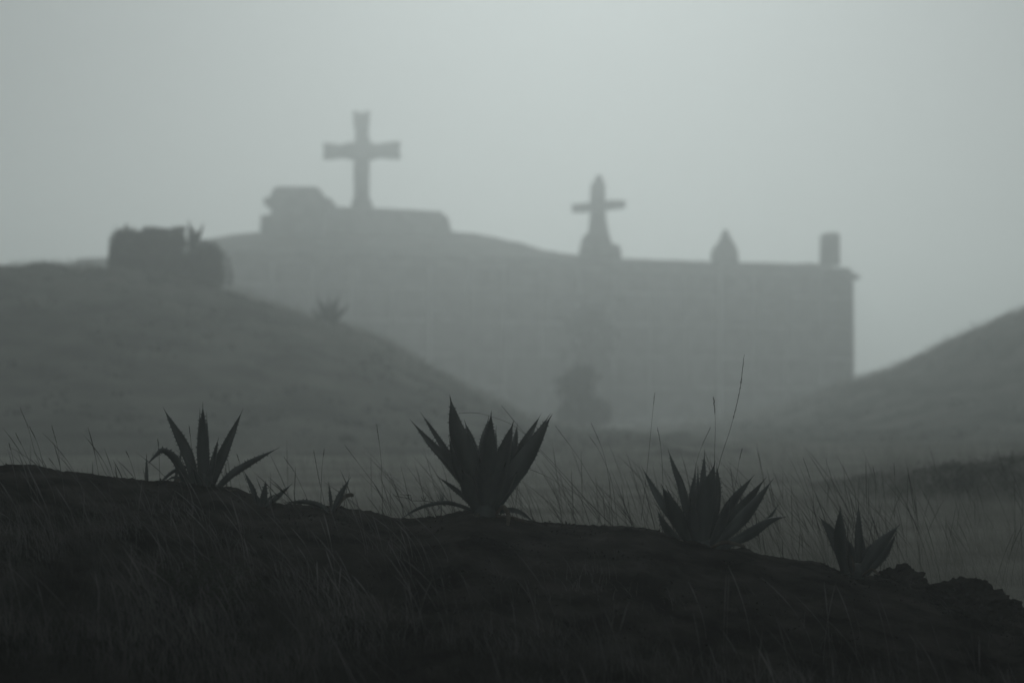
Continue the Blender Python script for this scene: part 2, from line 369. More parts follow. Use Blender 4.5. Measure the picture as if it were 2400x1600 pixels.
# faint tree by the wall
t = empty('tree', P(1392, 1000, 92*BS), 'faint small tree with a spreading crown against the middle of the wall', 'tree')
bl = [blob(1385, 745, 92*BS, 40, 26), blob(1425, 778, 92*BS, 26, 20), blob(1352, 772, 92*BS, 24, 18), blob(1398, 812, 92*BS, 30, 26), blob(1366, 850, 92*BS, 20, 30), blob(1410, 850, 92*BS, 18, 24)]
for _ in range(26): bl.append(blob(random.gauss(1385, 34), random.gauss(785, 46), 92*BS, random.uniform(6, 15), random.uniform(5, 12)))
p = crown_points(bl, 8000); V, Q = leaf_cloud(p, .6+.8*rng.random(len(p)), .26); link_np('crown', V, Q, M['leaf'], t)
vs, fs = [], []; tube(vs, fs, [P(1392, 1006, 92*BS), P(1388, 900, 92*BS), P(1394, 820, 92*BS), P(1388, 745, 92*BS)], [.26, .2, .14, .05], 8)
for b in bl[1:]: tube(vs, fs, [P(1392, 840, 92*BS), Vector(b[:3])*.5+P(1392, 820, 92*BS)*.5, Vector(b[:3])], [.1, .07, .03], 5)
link('trunk', vs, fs, M['bark'], t, True)
# rough vegetation on the near mound at right (ground cover)
def scatter_clumps(name, xr, yr, hf, n, leaf, h, m):
    x = rng.uniform(*xr, n); y = rng.uniform(*yr, n); z = np.array([hf(a, b) for a, b in zip(x, y)]) + rng.random(n)**2*h
    V, Q = leaf_cloud(np.stack([x, y, z], 1), .5+rng.random(n), leaf); return link_np(name, V, Q, m)
def near_mound_z(x, y):
    t = (YN-y)/2.6 if y < YN else (y-YN)/8; f = .5*(1+math.cos(math.pi*min(1, max(0, t))))
    return .42 + (float(smooth_interp(NBP, np.array([x]))[0])-.42)*f
mx_ = rng.uniform(4.5, 9.5, 420); my_ = rng.uniform(24.4, 27, 420)
kk = np.array([fbm(a, b, .8, 3, 70) > -.05 for a, b in zip(mx_, my_)]); mx_, my_ = mx_[kk], my_[kk]
c = np.repeat(np.stack([mx_, my_, [near_mound_z(a, b) for a, b in zip(mx_, my_)]], 1), 70, 0)
c += rng.normal(size=c.shape)*np.array([.13, .13, .05])*np.repeat(.4+rng.random(len(mx_)), 70)[:, None]; c[:, 2] += .04
V, Q = leaf_cloud(c, .5+rng.random(len(c)), .045)
props(link_np('ground_cover', V, Q, M['leaf']), 'dark scrubby ground cover on the low mound at the right edge', kind='stuff')
def hill_z(prof, Y0, front, back, base, x, y):
    t = (Y0-y)/front if y < Y0 else (y-Y0)/back; f = .5*(1+math.cos(math.pi*min(1, max(0, t))))
    return base + (float(np.interp(x, [q[0] for q in prof], [q[1] for q in prof]))-base)*f

# ------------------------------------------------------------------ grass (numpy ribbons)
def ribbons(roots, height, lean, width, seg=5, head=0., curve=1.0):
    n = len(roots); T = np.linspace(0, 1, seg+1)
    az = rng.uniform(-.9, .9, n); wd = np.stack([np.cos(az), np.sin(az), np.zeros(n)], 1)
    V = np.empty((n, seg+1, 2, 3))
    for k, t in enumerate(T):
        c = roots + np.stack([lean[:, 0]*t**(1+curve), lean[:, 1]*t**(1+curve), height*(t-.12*t*t*np.minimum(1, np.abs(lean[:, 0])/height))], 1)
        wk = width*(1-.75*t) if head == 0 else width*np.where(t > .66, head*(1.0 if t < .98 else .15), .8)
        V[:, k, 0] = c - wd*(wk*.5)[:, None]; V[:, k, 1] = c + wd*(wk*.5)[:, None]
    i = np.arange(n)[:, None]*(seg+1)*2 + np.arange(seg)[None]*2
    Q = np.stack([i, i+1, i+3, i+2], -1).reshape(-1, 4)
    return V.reshape(-1, 3), Q
def join(parts):
    Vs, Qs, o = [], [], 0
    for V, Q in parts: Vs.append(V); Qs.append(Q+o); o += len(V)
    return np.concatenate(Vs), np.concatenate(Qs)
def tufts(n_t, per, xr, yr, zf, hgt, leanx, wid, spread=.05, keep=None, hv=.35, seg=5):
    cx = rng.uniform(*xr, n_t); cy = rng.uniform(*yr, n_t)
    if keep is not None:
        k = np.array([keep(a, b) for a, b in zip(cx, cy)]); cx, cy = cx[k], cy[k]; n_t = len(cx)
    cz = np.array([zf(a, b) for a, b in zip(cx, cy)])
    th = hgt*(1+hv*rng.normal(size=n_t)).clip(.35, 1.9); n = n_t*per
    R = np.repeat(np.stack([cx, cy, cz-.03], 1), per, 0); R[:, :2] += rng.normal(size=(n, 2))*spread
    h = np.repeat(th, per)*rng.uniform(.45, 1.1, n)
    lx = h*(leanx + .45*rng.normal(size=n) + np.repeat(.2*rng.normal(size=n_t), per)); ly = h*.35*rng.normal(size=n)
    return ribbons(R, h, np.stack([lx, ly], 1), wid*rng.uniform(.6, 1.3, n), seg)
def field_z(x, y): return field_h(x, y)
# meadow grass close behind the bank
mk = lambda a, b: fbm(a, b, .9, 3, 60) > -.12 or random.random() < .25
parts = [tufts(1900, 13, (-4.2, 4.2), (12.9, 16.5), field_z, .3, -.3, .0017, .1, mk, .5, 4), tufts(380, 9, (-4.2, 2.2), (13.2, 18), field_z, .42, -.3, .0021, .14, mk, .5),
         tufts(420, 10, (-.6, 2.6), (13.0, 17), field_z, .46, -.35, .0021, .14, mk, .55), tufts(1700, 12, (1.6, 8), (13.0, 24), field_z, .2, -.4, .0028, .18, hv=.5),
         tufts(1300, 9, (-9, 12), (18, 36), field_z, .36, -.25, .0045, .25, seg=4, hv=.5),
         tufts(500, 12, (4.2, 9.5), (24, 27), near_mound_z, .22, -.2, .005, .12, seg=4, hv=.6),
         tufts(900, 8, (-14, 20), (34, 60), field_z, .5, -.15, .012, .3, seg=3)]
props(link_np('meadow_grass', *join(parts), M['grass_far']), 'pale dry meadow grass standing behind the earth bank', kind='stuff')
# sparse thin culms with seed heads behind the crest
def culms(n, xr, yr, zf, hgt, leanx, wid, head):
    x = rng.uniform(*xr, n); y = rng.uniform(*yr, n); z = np.array([zf(a, b) for a, b in zip(x, y)])
    h = hgt*rng.uniform(.55, 1.25, n); lx = h*(leanx+.22*rng.normal(size=n))
    return ribbons(np.stack([x, y, z-.02], 1), h, np.stack([lx, .2*h*rng.normal(size=n)], 1), wid*rng.uniform(.7, 1.2, n), 7, head, .7)
parts = [culms(210, (-3.8, 4.8), (12.7, 15.5), field_z, .74, -.22, .0022, 1.9), culms(340, (-.6, 2.9), (12.7, 15.2), field_z, .76, -.34, .0023, 1.9),
         culms(110, (2.0, 5.6), (13, 18), field_z, .5, -.15, .0024, 2.0), culms(70, (-3.4, -.6), (12.5, 14), lambda a, b: bank_height(a, b), .4, -.3, .0028, 2.0)]
props(link_np('seeding_grass', *join(parts), M['culm']), 'thin seeding grass stems against the fog behind the crest', kind='stuff')
# foreground grass on the near slope: thick at the left and along the bottom
def keep_fg(a, b):
    s = (a/ b*FPX+1200); 
    d = (.12 + .88*max(0, min(1, (950-s)/650)))*max(0, min(1, (11.3-b)/1.0)) if b > 9.5 else .95
    q = fbm(a, b, .8, 3, 20); return random.random() < d*(1.0 if q > -.1 else .35)
parts = [tufts(1900, 14, (-2.7, 2.8), (8.0, 9.8), bank_height, .17, -.2, .0022, .07, keep_fg),
         tufts(1100, 12, (-3.2, .5), (9.3, 11.1), bank_height, .125, -.55, .0023, .09, keep_fg),
         tufts(90, 9, (2.5, 3.5), (11.2, 12.3), bank_height, .11, -.25, .0024, .07),
         tufts(700, 9, (-.3, 3.4), (9.4, 11.2), bank_height, .10, -.3, .0024, .08, keep_fg)]
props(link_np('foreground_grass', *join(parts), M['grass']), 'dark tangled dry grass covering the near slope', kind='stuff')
parts = [culms(260, (-2.6, 2.9), (8.2, 10.0), bank_height, .38, -.3, .003, 1.8), culms(170, (-3.0, -.3), (9, 11.2), bank_height, .36, -.5, .0032, 1.9)]
props(link_np('foreground_seeding_grass', *join(parts), M['grass']), 'leaning seeding stems over the near slope grass', kind='stuff')
# tiny turf crumbs and litter on the crest for a rough skyline
n = 26000; x = rng.uniform(-3.6, 3.9, n); y = rng.uniform(8.5, 12.5, n)
kk = np.array([fbm(a, b, 1.7, 4, 31)+.5*fbm(a, b, 9, 3, 41) > .12 for a, b in zip(x, y)]); x = x[kk]; y = y[kk]; n = len(x); z = np.array([bank_height(a, b) for a, b in zip(x, y)])+.004
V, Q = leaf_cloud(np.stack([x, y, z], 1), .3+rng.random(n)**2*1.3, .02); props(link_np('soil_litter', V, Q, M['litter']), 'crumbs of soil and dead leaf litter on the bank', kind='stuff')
# grass fringe on the hill skylines
def fringe(n, prof, Y0, front, back, base, xr, h, w):
    x = rng.uniform(*xr, n); y = Y0 + rng.uniform(-3, 1.5, n); z = np.array([hill_z(prof, Y0, front, back, base, a, b) for a, b in zip(x, y)])
    hh = h*rng.uniform(.3, 1.2, n); return ribbons(np.stack([x, y, z-.05], 1), hh, np.stack([hh*.3*rng.normal(size=n), hh*.2*rng.normal(size=n)], 1), np.full(n, w), 3)
props(link_np('hill_grass', *join([fringe(7000, HLP, YL, 26*BS, 22*BS, .45, (-26, 3), .5, .025), fringe(5000, HRP, YH, 38*BS, 30*BS, .45, (10, 32), .6, .03)]), M['grass_far']), 'tufty grass along the tops of both hills', kind='stuff')

def slope_tufts(name, n, prof, Y0, front, base, xr, m, hmax, lab):
    x = rng.uniform(*xr, n); y = Y0 - front*rng.random(n)**1.3*.8
    k = np.array([fbm(a, b, .35, 4, 50) > .0 for a, b in zip(x, y)]); x = x[k]; y = y[k]; n = len(x)
    z = np.array([hill_z(prof, Y0, front, 20, base, a, b) for a, b in zip(x, y)])
    per = 24; c = np.repeat(np.stack([x, y, z], 1), per, 0); s_ = np.repeat(hmax*(.25+.75*rng.random(n)**2), per)
    c += rng.normal(size=c.shape)*np.stack([s_*.8, s_*.8, s_*.35], 1); V, Q = leaf_cloud(c, .5+rng.random(len(c)), .16)
    props(link_np(name, V, Q, m), lab, kind='stuff')
slope_tufts('hill_scrub', 2200, HLP, YL, 26*BS, .45, (-28*BS*.9, 3*BS), M['leaf'], .55, 'low scrub scattered over the left hill')
slope_tufts('hill_scrub', 1500, HRP, YH, 38*BS, .45, (7*BS, 24*BS), M['leaf'], .55, 'low scrub scattered over the right hill')

# ------------------------------------------------------------------ agaves
PROFILE = [(0, .62), (.12, .66), (.3, .88), (.48, 1.0), (.62, .86), (.78, .56), (.9, .27), (.97, .09), (1, .02)]
def catmull(pts, n):
    p = [pts[0]*2-pts[1]] + pts + [pts[-1]*2-pts[-2]]; out = []
    for i in range(len(pts)-1):
        a, b, c, d = p[i:i+4]; k = n//(len(pts)-1)
        for j in range(k):
            t = j/k; out.append(.5*((2*b)+(c-a)*t+(2*a-5*b+4*c-d)*t*t+(3*b-a-3*c+d)*t**3))
    out.append(pts[-1]); return out
def agave_leaf(parent, pts3, width, m, teeth=True, prof=PROFILE, seed=0, tooth=.011):
    "thick guttered blade with hooked marginal teeth and an end spine"
    rr = random.Random(seed); c = catmull(pts3, 24); n = len(c)
    axis = Vector((0, 1, 0)); vs, fs = [], []; edgeL, edgeR, nrm = [], [], []
    tilt = rr.uniform(-.45, .45)
    K = 7; L = sum((c[i+1]-c[i]).length for i in range(n-1)); s = 0
    for i in range(n):
        d = (c[min(i+1, n-1)]-c[max(i-1, 0)]).normalized()
        if i: s += (c[i]-c[i-1]).length
        t = s/L; wd = d.cross(axis)
        if wd.length < .2: wd = d.cross(Vector((.3, .8, .5)))
        wd.normalize(); nn = wd.cross(d).normalized()
        wd = (wd*math.cos(tilt)+nn*math.sin(tilt)).normalized(); nn = wd.cross(d).normalized()
        if nn.y < 0: nn = -nn
        hw = width*.5*lerp_profile(prof, t)*(1+.03*rr.uniform(-1, 1)); gut = hw*.42; th = max(.0015, hw*(.30-.14*t))
        # upper side faces the rosette's heart; for a leaf leaning to the camera that is away from it
        sg = 1 if pts3[-1].y < pts3[0].y else -1
        for k in range(K):
            a = -1+2*k/(K-1); vs.append(c[i] + wd*hw*a + nn*sg*(gut*(a*a)))
        for k in range(K):
            a = 1-2*k/(K-1); vs.append(c[i] + wd*hw*a*.97 + nn*sg*(gut*(a*a) - th*(1-a*a)-.001))
        edgeL.append(c[i]-wd*hw+nn*sg*gut); edgeR.append(c[i]+wd*hw+nn*sg*gut); nrm.append((wd, d, nn))
    R = 2*K
    for i in range(n-1):
        for k in range(R):
            j = (k+1) % R; fs.append((i*R+k, i*R+j, (i+1)*R+j, (i+1)*R+k))
    fs.append(tuple(range(R))[::-1]); fs.append(tuple((n-1)*R+k for k in range(R)))
    if teeth:
        for side, E in ((-1, edgeL), (1, edgeR)):
            s = rr.uniform(0, .03)
            i = 3
            acc = 0; nxt = rr.uniform(.01, .03)
            for i in range(2, n-3):
                seg = (E[i+1]-E[i]); l = seg.length; acc += l
                while nxt < acc and l > 0:
                    q = E[i] + seg*max(0, min(1, 1-(acc-nxt)/l)); wd, d, nn = nrm[i]
                    h = tooth*rr.uniform(.5, 1.1); b = h*.55; o = wd*side
                    tip = q+o*h+d*h*(rr.uniform(-.2, .5)); k = len(vs)
                    vs += [q-d*b-o*b*.5, q+d*b-o*b*.5, tip, q-o*b*.4+nn*b*.5, q-o*b*.4-nn*b*.5]
                    fs += [(k, k+3, k+2), (k+3, k+1, k+2), (k+1, k+4, k+2), (k+4, k, k+2)]
                    nxt += rr.uniform(.018, .034)
    lo = link('leaf', vs, fs, m, parent, False)
    me = lo.data; me.polygons.foreach_set('use_smooth', [len(p.vertices) == 4 for p in me.polygons])
    # end spine
    vs, fs = [], []; d = (c[-1]-c[-3]).normalized(); r = max(.0016, width*.03)
    if L > .12 and teeth:
        tube(vs, fs, [c[-2], c[-1]+d*.004, c[-1]+d*min(.03, L*.06)], [r, r*.8, .0005], 5); link('spine', vs, fs, M['spine'], lo)
    return lo
DROOP = [(0, .8), (.3, 1), (.6, .85), (.8, .5), (.95, .2), (1, .1)]
HANG = [(0, .7), (.5, 1), (.9, .8), (1, .5)]
def agave(label, ox, oy, s, Y, base, leaves, stem=None, group='agaves along the crest of the earth bank', cat='agave'):
    "leaf = (points in zoom px, width in zoom px, tip depth offset m, kind)"
    def cv(p, y=Y): return P(ox+p[0]/s, oy+p[1]/s, y)
    b = cv(base); e = empty('agave', b, label, cat, group); px_m = Y/FPX/s
    for i, lf in enumerate(leaves):
        pts, wz, dy = lf[0], lf[1], lf[2]; kind = lf[3] if len(lf) > 3 else 'g'
        n = len(pts); p3 = []
        for k, q in enumerate(pts):
            t = k/(n-1); p3.append(cv(q, Y + dy*t*(.6+.4*t) + (.03 if dy > 0 else -.03)*(0 if kind == 'f' else 1)))
        prof = {'g': PROFILE, 'f': PROFILE, 'b': PROFILE, 'd': DROOP, 'h': HANG}[kind]
        o = agave_leaf(e, p3, wz*px_m, M['agave_dry'] if kind in 'h' else M['agave'], kind in 'gfbd', prof, i*7+int(base[0]), .011 if wz > 50 else .008)
        if kind == 'h': o['label'] = 'withered hanging leaf'
        if kind == 'd': o['label'] = 'drooping curved leaf'
    if stem:
        vs, fs = [], []; tube(vs, fs, [cv(q) for q, r in stem], [r*px_m for q, r in stem], 14); link('stem', vs, fs, M['agave'], e, True)
    return e
Z5 = (300, 900, 3.92); Z6 = (880, 900, 3.92); Z7 = (1440, 820, 2.8)
agave('large agave at the left with one leaf bent over like an elbow', *Z5, 12.0, (690, 1040), [
  ([(650, 1050), (545, 640), (340, 245)], 104, .12), ([(695, 1060), (692, 560), (688, 205)], 112, -.1), ([(735, 1030), (733, 620), (724, 298)], 44, .1),
  ([(680, 1030), (664, 620), (660, 262)], 60, .14), ([(715, 1060), (850, 690), (1040, 265)], 100, .05), ([(715, 1050), (795, 660), (828, 512)], 62, -.08),
  ([(735, 1060), (920, 850), (1120, 720), (1360, 597)], 72, -.06), ([(620, 1070), (520, 850), (430, 680), (320, 604), (255, 650), (190, 720)], 84, -.12, 'd'),
  ([(425, 985), (440, 860), (470, 720), (487, 620), (468, 545)], 26, .1, 'd'), ([(610, 960), (500, 872), (420, 856), (360, 880)], 36, .1, 'd'),
  ([(540, 758), (430, 790), (340, 860), (290, 930), (262, 985)], 34, -.02, 'd'), ([(690, 1080), (640, 900), (590, 760)], 60, -.12), ([(700, 1080), (730, 900), (760, 740)], 66, -.12),
  ([(745, 1040), (860, 990), (990, 975)], 22, -.25, 'h'), ([(600, 950), (460, 880), (350, 985), (255, 1010)], 30, .05, 'h')],
  stem=[((690, 1130), 78), ((690, 1030), 84), ((690, 960), 60)])
agave('single upright young agave spike at the far left of the agave row', *Z5, 12.05, (178, 975), [([(178, 1000), (176, 850), (170, 660)], 36, 0), ([(182, 1000), (196, 960), (206, 925)], 16, .04), ([(176, 1000), (160, 965), (150, 940)], 14, -.04)])
agave('little three-leaved agave just right of the large left one', *Z5, 11.7, (1215, 1150), [
  ([(1205, 1150), (1150, 975), (1068, 805)], 48, .02), ([(1222, 1160), (1248, 1020), (1266, 895)], 66, -.03), ([(1235, 1160), (1360, 1050), (1495, 925)], 50, -.05),
  ([(1240, 1140), (1300, 1050), (1360, 1010)], 26, .08), ([(1200, 1150), (1180, 1050), (1160, 985)], 44, -.06)])
agave('small agave with one leaf lying flat to the left and a curled stub', *Z5, 11.75, (1870, 1195), [
  ([(1868, 1200), (1940, 1040), (2036, 868)], 56, -.04), ([(1872, 1200), (1860, 1050), (1845, 915)], 32, .04), ([(1900, 1180), (1950, 1080), (1995, 1035), (2040, 1018), (2073, 1022)], 44, .06, 'h'),
  ([(1860, 1200), (1780, 1125), (1640, 1084), (1445, 1088)], 50, -.08, 'd'), ([(1858, 1200), (1840, 1190), (1790, 1140)], 34, -.1, 'd')])
agave('biggest agave in the middle, a dense dark fan of broad pointed leaves', *Z6, 11.8, (1000, 1200), [
  ([(930, 1130), (740, 775), (530, 560), (345, 355)], 100, .05), ([(900, 1000), (600, 530), (430, 282)], 62, .22), ([(900, 1100), (745, 760), (678, 497)], 78, -.1),
  ([(975, 1180), (850, 700), (745, 420), (690, 140)], 215, -.12), ([(960, 1100), (900, 620), (825, 355)], 105, .25), ([(1000, 1180), (1030, 660), (1062, 282)], 165, -.22),
  ([(980, 1100), (985, 600), (1037, 318)], 100, .2), ([(1060, 1100), (1100, 640), (1108, 412)], 60, .15), ([(1040, 1180), (1165, 720), (1260, 370)], 175, -.16),
  ([(1150, 1000), (1265, 600), (1302, 382)], 75, .22), ([(1120, 1000), (1350, 570), (1505, 303)], 92, .22), ([(1060, 1180), (1260, 840), (1450, 560), (1605, 308)], 180, -.05),
  ([(1080, 1150), (1400, 600), (1588, 300)], 100, .06), ([(1120, 1000), (1330, 640), (1436, 460)], 60, .16),
  ([(950, 1170), (880, 980), (800, 800)], 165, -.16), ([(1000, 1200), (985, 940), (960, 700)], 180, -.2), ([(1040, 1190), (1110, 950), (1190, 740)], 175, -.18),
  ([(1070, 1170), (1180, 980), (1290, 820)], 130, -.1), ([(920, 1120), (860, 960), (740, 740)], 120, 0),
  ([(900, 1130), (770, 995), (585, 857)], 46, -.05), ([(880, 1030), (700, 810), (560, 640), (455, 530)], 22, .2),
  ([(900, 1165), (740, 1108), (600, 1092), (400, 1140), (225, 1240)], 42, -.15, 'd'), ([(1140, 1180), (1230, 1158), (1330, 1180), (1450, 1262)], 50, .05, 'd'),
  ([(1100, 1210), (1140, 1145), (1180, 1128), (1225, 1200), (1215, 1310)], 46, -.2, 'h'), ([(955, 1170), (920, 1260), (893, 1370)], 56, -.3, 'h'), ([(930, 1180), (948, 1260), (920, 1350)], 26, -.32, 'h'),
  ([(1110, 1220), (1250, 1225), (1400, 1270)], 30, -.15, 'h')],
  stem=[((1010, 1300), 92), ((1010, 1230), 108), ((1008, 1150), 112), ((1005, 1050), 95)])
agave('wide agave right of the centre with many slim leaves, tall grass stalks behind it', *Z7, 11.9, (570, 1290), [
  ([(520, 1280), (440, 920), (392, 780), (357, 668)], 62, .2), ([(500, 1270), (300, 985), (192, 790)], 60, .16), ([(510, 1300), (405, 1085), (316, 898)], 100, -.1),
  ([(470, 1290), (350, 1180), (283, 1055)], 56, -.05), ([(530, 1280), (514, 980), (533, 790)], 54, .18), ([(555, 1260), (546, 940), (548, 780)], 38, .12),
  ([(585, 1270), (583, 920), (591, 683)], 60, .16), ([(570, 1310), (600, 1010), (656, 752)], 132, -.14), ([(610, 1290), (672, 940), (673, 765)], 66, .06),
  ([(610, 1280), (750, 1020), (902, 837)], 80, .2), ([(600, 1300), (790, 1075), (980, 855)], 100, .04), ([(620, 1310), (850, 1085), (1027, 865)], 88, -.06),
  ([(630, 1290), (710, 1120), (755, 990)], 66, -.14), ([(650, 1315), (860, 1215), (990, 1135), (1060, 1105), (1115, 1095)], 74, -.16), ([(700, 1290), (960, 1155), (1075, 1020)], 44, .02),
  ([(530, 1280), (470, 1070), (428, 920)], 50, .1), ([(540, 1300), (520, 1120), (500, 990)], 90, -.1), ([(480, 1280), (400, 1050), (345, 905)], 50, .0), ([(600, 1320), (720, 1262), (860, 1290)], 26, -.2, 'h'), ([(540, 1320), (440, 1255), (380, 1300)], 24, -.2, 'h'), ([(520, 1330), (500, 1300), (440, 1345)], 22, -.3, 'h')],
  stem=[((570, 1350), 62), ((570, 1280), 70), ((570, 1230), 50)])
agave('small open agave at the right end of the row, beside the earth clods', *Z7, 11.8, (1585, 1440), [
  ([(1540, 1460), (1450, 1240), (1352, 1102)], 92, .06), ([(1520, 1470), (1488, 1270), (1482, 1040)], 96, -.08), ([(1605, 1460), (1603, 1210), (1601, 1015)], 52, .02),
  ([(1590, 1440), (1588, 1290), (1583, 1150)], 26, .08), ([(1620, 1440), (1636, 1300), (1620, 1195)], 22, .08), ([(1610, 1470), (1730, 1290), (1862, 1155)], 92, -.04),
  ([(1650, 1480), (1770, 1350), (1845, 1215)], 52, -.1), ([(1560, 1470), (1556, 1320), (1525, 1240)], 50, -.12), ([(1600, 1470), (1650, 1350), (1720, 1260)], 70, .1), ([(1560, 1450), (1548, 1330), (1570, 1420), (1572, 1450)], 16, -.12, 'h'), ([(1620, 1480), (1690, 1440), (1740, 1475)], 20, -.2, 'h')],
  stem=[((1590, 1500), 46), ((1590, 1440), 52), ((1590, 1400), 36)])
# agaves far up the left hill (seen through fog)
def far_agave(label, Y, base, tips, wpx):
    b = P(*base, Y); e = empty('agave', b, label, 'agave', 'agaves on the left hill')
    for i, tp in enumerate(tips):
        dy = random.uniform(-.25, .25); m_ = ((base[0]*.55+tp[0]*.45), (base[1]*.5+tp[1]*.5))
        agave_leaf(e, [P(*base, Y), P(*m_, Y+dy*.4), P(*tp, Y+dy)], wpx*Y/FPX, M['agave'], False, PROFILE, i)
far_agave('distant agave with two raised tips rising from the end of the hedge', 54.5*BS, (458, 590), [(441, 515), (452, 530), (478, 522), (462, 540), (438, 545), (486, 560), (430, 565)], 13)
far_agave('blurred distant agave alone on the left slope against the wall', 53*BS, (770, 772), [(742, 690), (755, 705), (772, 690), (796, 688), (820, 712), (728, 722), (800, 720), (785, 700)], 12)

# ------------------------------------------------------------------ single tall grass stalks
def stalk(label, pts, Y, r=.0014, head=.3, hr=.0038):
    p3 = catmull([P(a, b, Y) for a, b in pts], 28); n = len(p3); e = empty('grass_stalk', p3[0], label, 'grass stalk', 'tall single grass stalks on the bank')
    vs, fs = [], []; tube(vs, fs, p3, [r*(1-.6*i/(n-1)) for i in range(n)], 4); link('culm', vs, fs, M['culm'], e)
    k0 = int(n*(1-head)); vs, fs = [], []; tube(vs, fs, p3[k0:], [r*.9]*(n-k0-1)+[.0003], 4)
    rr = random.Random(int(pts[0][0]))
    for k in range(k0, n-1):
        for q in range(2):
            t = rr.random(); p = p3[k]*(1-t)+p3[k+1]*t; d = (p3[k+1]-p3[k]).normalized()
            side = Vector((rr.choice((-1, 1))*rr.uniform(.3, 1), rr.uniform(-1, 1), 0)); u = (d*2.4+side*.7).normalized(); L = hr*rr.uniform(2.2, 4.2)
            tube(vs, fs, [p, p+u*L*.5, p+u*L], [.0005, hr*.42*rr.uniform(.7, 1.1), .0002], 4)
    link('seed_head', vs, fs, M['culm'], e)
def z(ox, oy, s, pts): return [(ox+a/s, oy+b/s) for a, b in pts]
stalk('tallest seeding stalk, rising and leaning right from behind the wide right agave', z(*Z7, [(600, 1150), (690, 740), (760, 520), (820, 280), (850, 45)]), 12.4, .0019, .42, .0055)
stalk('upright seeding stalk directly behind the wide right agave', z(*Z7, [(650, 1150), (656, 750), (662, 480), (652, 325)]), 12.3, .0017, .22, .0055)
stalk('tall thin stalk left of the wide right agave, leaning slightly right', z(*Z7, [(175, 1120), (215, 780), (250, 420), (264, 290)]), 12.5, .0015, .25)
stalk('stalk with a nodding side tip just above the left leaves of the wide right agave', z(*Z7, [(322, 1150), (318, 850), (305, 640), (283, 510)]), 12.3, .0016, .3)
stalk('stalk leaning right between the upright leaves of the wide right agave', z(*Z7, [(490, 1060), (530, 780), (570, 640), (632, 505)]), 12.4, .0013, .3)
stalk('short stalk leaning right over the right side of the wide right agave', z(*Z7, [(770, 1050), (800, 850), (818, 730), (838, 650)]), 12.6, .0012, .3)
stalk('stalk leaning left in the gap between the two right agaves', z(*Z7, [(1300, 1150), (1305, 970), (1290, 860), (1240, 710)]), 12.6, .0013, .3)
stalk('stalk standing above the right side of the last agave', z(*Z7, [(1718, 1240), (1716, 1000), (1712, 850), (1698, 775)]), 12.8, .0013, .3)
stalk('short upright stalk above the space right of the last agave', z(*Z7, [(1838, 1100), (1842, 900), (1835, 750)]), 13.0, .0012, .25)
Z4 = (0, 880, 3.92)
for lab, pts in [('leftmost tall stalk on the bank, leaning left', [(140, 880), (110, 720), (85, 630)]),
  ('second stalk from the left edge, a long lean to the left', [(310, 880), (220, 680), (145, 535)]),
  ('highest stalk of the left edge group, with a very thin tip', [(400, 900), (320, 700), (260, 480), (190, 310)]),
  ('stalk close beside the highest one of the left edge group', [(415, 900), (350, 640), (272, 470)]),
  ('thick dark seeding stalk at the right of the left edge group', [(560, 910), (545, 760), (520, 620), (475, 460)]),
  ('bent-over dry stalk at the foot of the left edge group', [(560, 910), (510, 840), (455, 765)]),
  ('thin stalk midway between the left edge group and the large left agave', [(1000, 930), (960, 880), (870, 680), (820, 600)]),
  ('stalk leaning left just before the single agave spike', [(1260, 990), (1200, 790), (1160, 700)]),
  ('upright thin stalk behind the elbow-bent leaf of the large left agave', [(1470, 1000), (1460, 700), (1450, 590)]),
  ('dark seeding stalk between the two tall left leaves of the large left agave', [(1775, 900), (1755, 620), (1738, 470)])]:
    stalk(lab, z(*Z4, pts), 12.15, .0015, .35)
for lab, pts, hd in [('thick seeding stalk between the two small agaves, leaning left', [(1690, 1160), (1640, 1040), (1530, 810), (1440, 680)], .35),
  ('heavy dark seeding stalk rising beside the flat-lying leaf of the small agave', [(1810, 1190), (1795, 1050), (1750, 850), (1705, 600)], .45),
  ('very thin stalk just behind the heavy dark seeding stalk', [(1770, 1150), (1780, 800), (1802, 600)], .2),
  ('long stalk leaning left in the gap before the biggest agave', [(2420, 1210), (2320, 1000), (2120, 730), (1995, 565)], .3),
  ('fine upright stalk left of the biggest agave', [(2340, 1200), (2325, 700), (2285, 375)], .3),
  ('short stalk right of the large left agave, above its low leaf', [(1090, 900), (1040, 760), (1003, 650)], .3)]:
    stalk(lab, z(*Z5, pts), 12.3, .0015, hd)
for lab, pts in [('longest arching stalk, its tip drooping behind the biggest agave', [(2260, 1380), (1900, 1020), (1600, 690), (1300, 400), (1040, 290), (900, 262), (760, 268)]),
  ('stalk crossing diagonally up to the right leaves of the biggest agave', [(2200, 1330), (1960, 1090), (1750, 950), (1560, 840), (1390, 770)]),
  ('straight stalk leaning left with its tip above the biggest agave', [(2050, 1250), (1700, 830), (1360, 440), (1165, 205)]),
  ('stalk leaning left, second right of the biggest agave', [(2260, 1330), (2000, 900), (1850, 650), (1650, 380)]),
  ('curving stalk standing mid-gap right of the biggest agave', [(2180, 1330), (2160, 1000), (2100, 650), (1985, 360)]),
  ('stalk curving left with two thin tips right of mid-gap', [(2230, 1330), (2170, 900), (2060, 620), (1970, 485)])]:
    stalk(lab, z(*Z6, pts), 12.6, .0014, .25)

